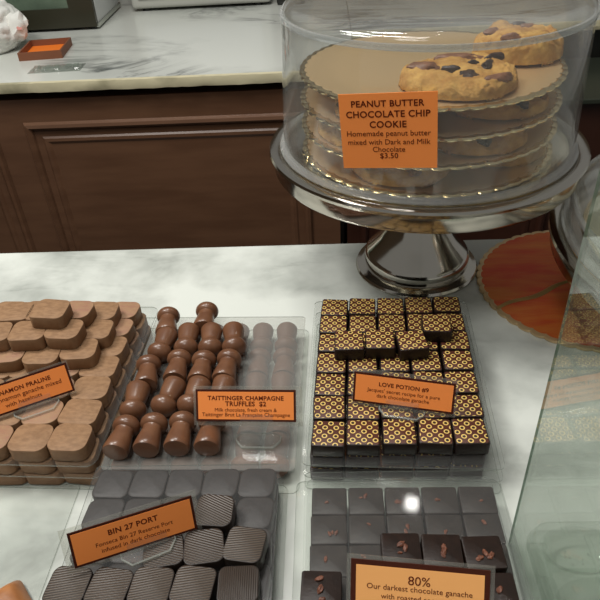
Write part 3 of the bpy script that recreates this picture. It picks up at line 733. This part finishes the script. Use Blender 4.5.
card_sign('price_sign', 'orange sign painted as lit, in thick clear sleeve at the bottom edge, on nib-topped squares', (4.5, 18.75, 3.75), -8, 2, 30, 7.7, 3.3,
          [('80%', .16, .30, .0), ('Our darkest chocolate ganache', .76, .47, 0), ('with roasted cocoa nibs', .55, .62, 0)], border=.3, sleeve=(.25, .25, .12, .25), hdrop=.36, mat='card_lit')

# ================================================================== GLASS PANEL AND CUP TRAY
root = thing('glass_panel', 'upright greenish glass panel at the right, edge on beside the trays', 'glass panel', (11.75, 26, 0), (0, 0, R(0)))
bm = bmesh.new(); box(bm, 0, .16, -46, 0, 0, 47)
for f in bm.faces:
    if abs(f.normal.x) < .5: f.material_index = 1
bm.normal_update()
for f in bm.faces: f.material_index = 0 if abs(f.normal.x) > .5 else 1
mk('glass_sheet', bm, [M['glass'], M['glass_edge']], root)
root = thing('cup_tray', 'clear moulded plastic tray with oval cups at the lower right behind glass', 'tray', (18.9, 19.4, .02))
bm = bmesh.new(); layered(bm, outline(12, 15.2, 1.4, 6), [(0, 0), (0, .35), (.25, 1.3), (.35, 1.35)])
for f in list(bm.faces):
    if f.calc_center_median().z > 1.34: bm.faces.remove(f)
mk('tray_shell', bm, M['cup'], root, smooth=True)
for i in range(2):
    for j in range(4):
        bm = bmesh.new()
        prof = [(0, .12), (.8, .12), (1.2, .3), (1.45, .8), (1.55, 1.25), (1.7, 1.38), (1.78, 1.3)]
        lathe(bm, prof, 36)
        for v in bm.verts: v.co.x *= 1.55; 
        cup = mk('oval_cup', bm, M['cup'], root, (-2.9+5.7*i, 5.2-3.7*j, .05), smooth=True)
        if j < 2:
            for q in range(7):
                bm = bmesh.new(); bmesh.ops.create_icosphere(bm, subdivisions=1, radius=.09)
                mk('moulded_dimple', bm, M['cup'], cup, (random.uniform(-1, 1), random.uniform(-.6, .6), .22))

# ================================================================== LIGHTS, WORLD, CAMERA
def area(name, loc, size, power, col=(1, .93, .82), aim=None, sy=None):
    l = bpy.data.lights.new(name, 'AREA'); l.energy = power; l.size = size; l.color = col
    if sy: l.shape = 'RECTANGLE'; l.size_y = sy
    o = bpy.data.objects.new(name, l); COL.objects.link(o); o.location = (loc[0]*S, loc[1]*S, (loc[2]+Z0)*S)
    if aim:
        d = Vector(((aim[0]-loc[0]), (aim[1]-loc[1]), (aim[2]-loc[2]))); o.rotation_euler = d.to_track_quat('-Z', 'Y').to_euler()
    return o
area('ceiling_light_left', (-95, 55, 160), .45, 21, col=(1, .975, .93), aim=(-30, 40, 0))
area('ceiling_light_far', (-30, 92, 175), .4, 19, col=(1, .975, .93), aim=(-50, 190, -6))
area('ceiling_light_front', (-35, -20, 165), .5, 9, col=(1, .975, .93), aim=(-5, 50, 0))
area('ceiling_light_small', (30, 158, 180), .045, .16, col=(1, .975, .93), aim=(8, 40, 0))
w = bpy.data.worlds.new('room_light'); scene.world = w; w.use_nodes = True
bg = w.node_tree.nodes['Background']; bg.inputs[0].default_value = (1.0, .99, .95, 1); bg.inputs[1].default_value = .2

cam = bpy.data.cameras.new('camera'); co = bpy.data.objects.new('camera', cam); COL.objects.link(co)
TH, RO, YA = R(36), R(3.4), R(3.4)
fw = Vector((-math.sin(YA)*math.cos(TH), math.cos(YA)*math.cos(TH), -math.sin(TH)))
r0 = Vector((math.cos(YA), math.sin(YA), 0)); u0 = r0.cross(fw)
rv = r0*math.cos(RO)-u0*math.sin(RO); uv = u0*math.cos(RO)+r0*math.sin(RO)
m4 = Matrix((rv, uv, -fw)).transposed().to_4x4(); m4.translation = Vector((0, 0, (40+Z0)*S)); co.matrix_world = m4
cam.sensor_width = 36; cam.lens = 36*640/600; cam.clip_start = .01
scene.camera = co
scene.view_settings.view_transform = 'Standard'; scene.view_settings.look = 'None'
scene.view_settings.gamma = 1; scene.view_settings.use_curve_mapping = False; scene.view_settings.exposure = 0
scene.cycles.transparent_max_bounces = 40; scene.cycles.max_bounces = 12
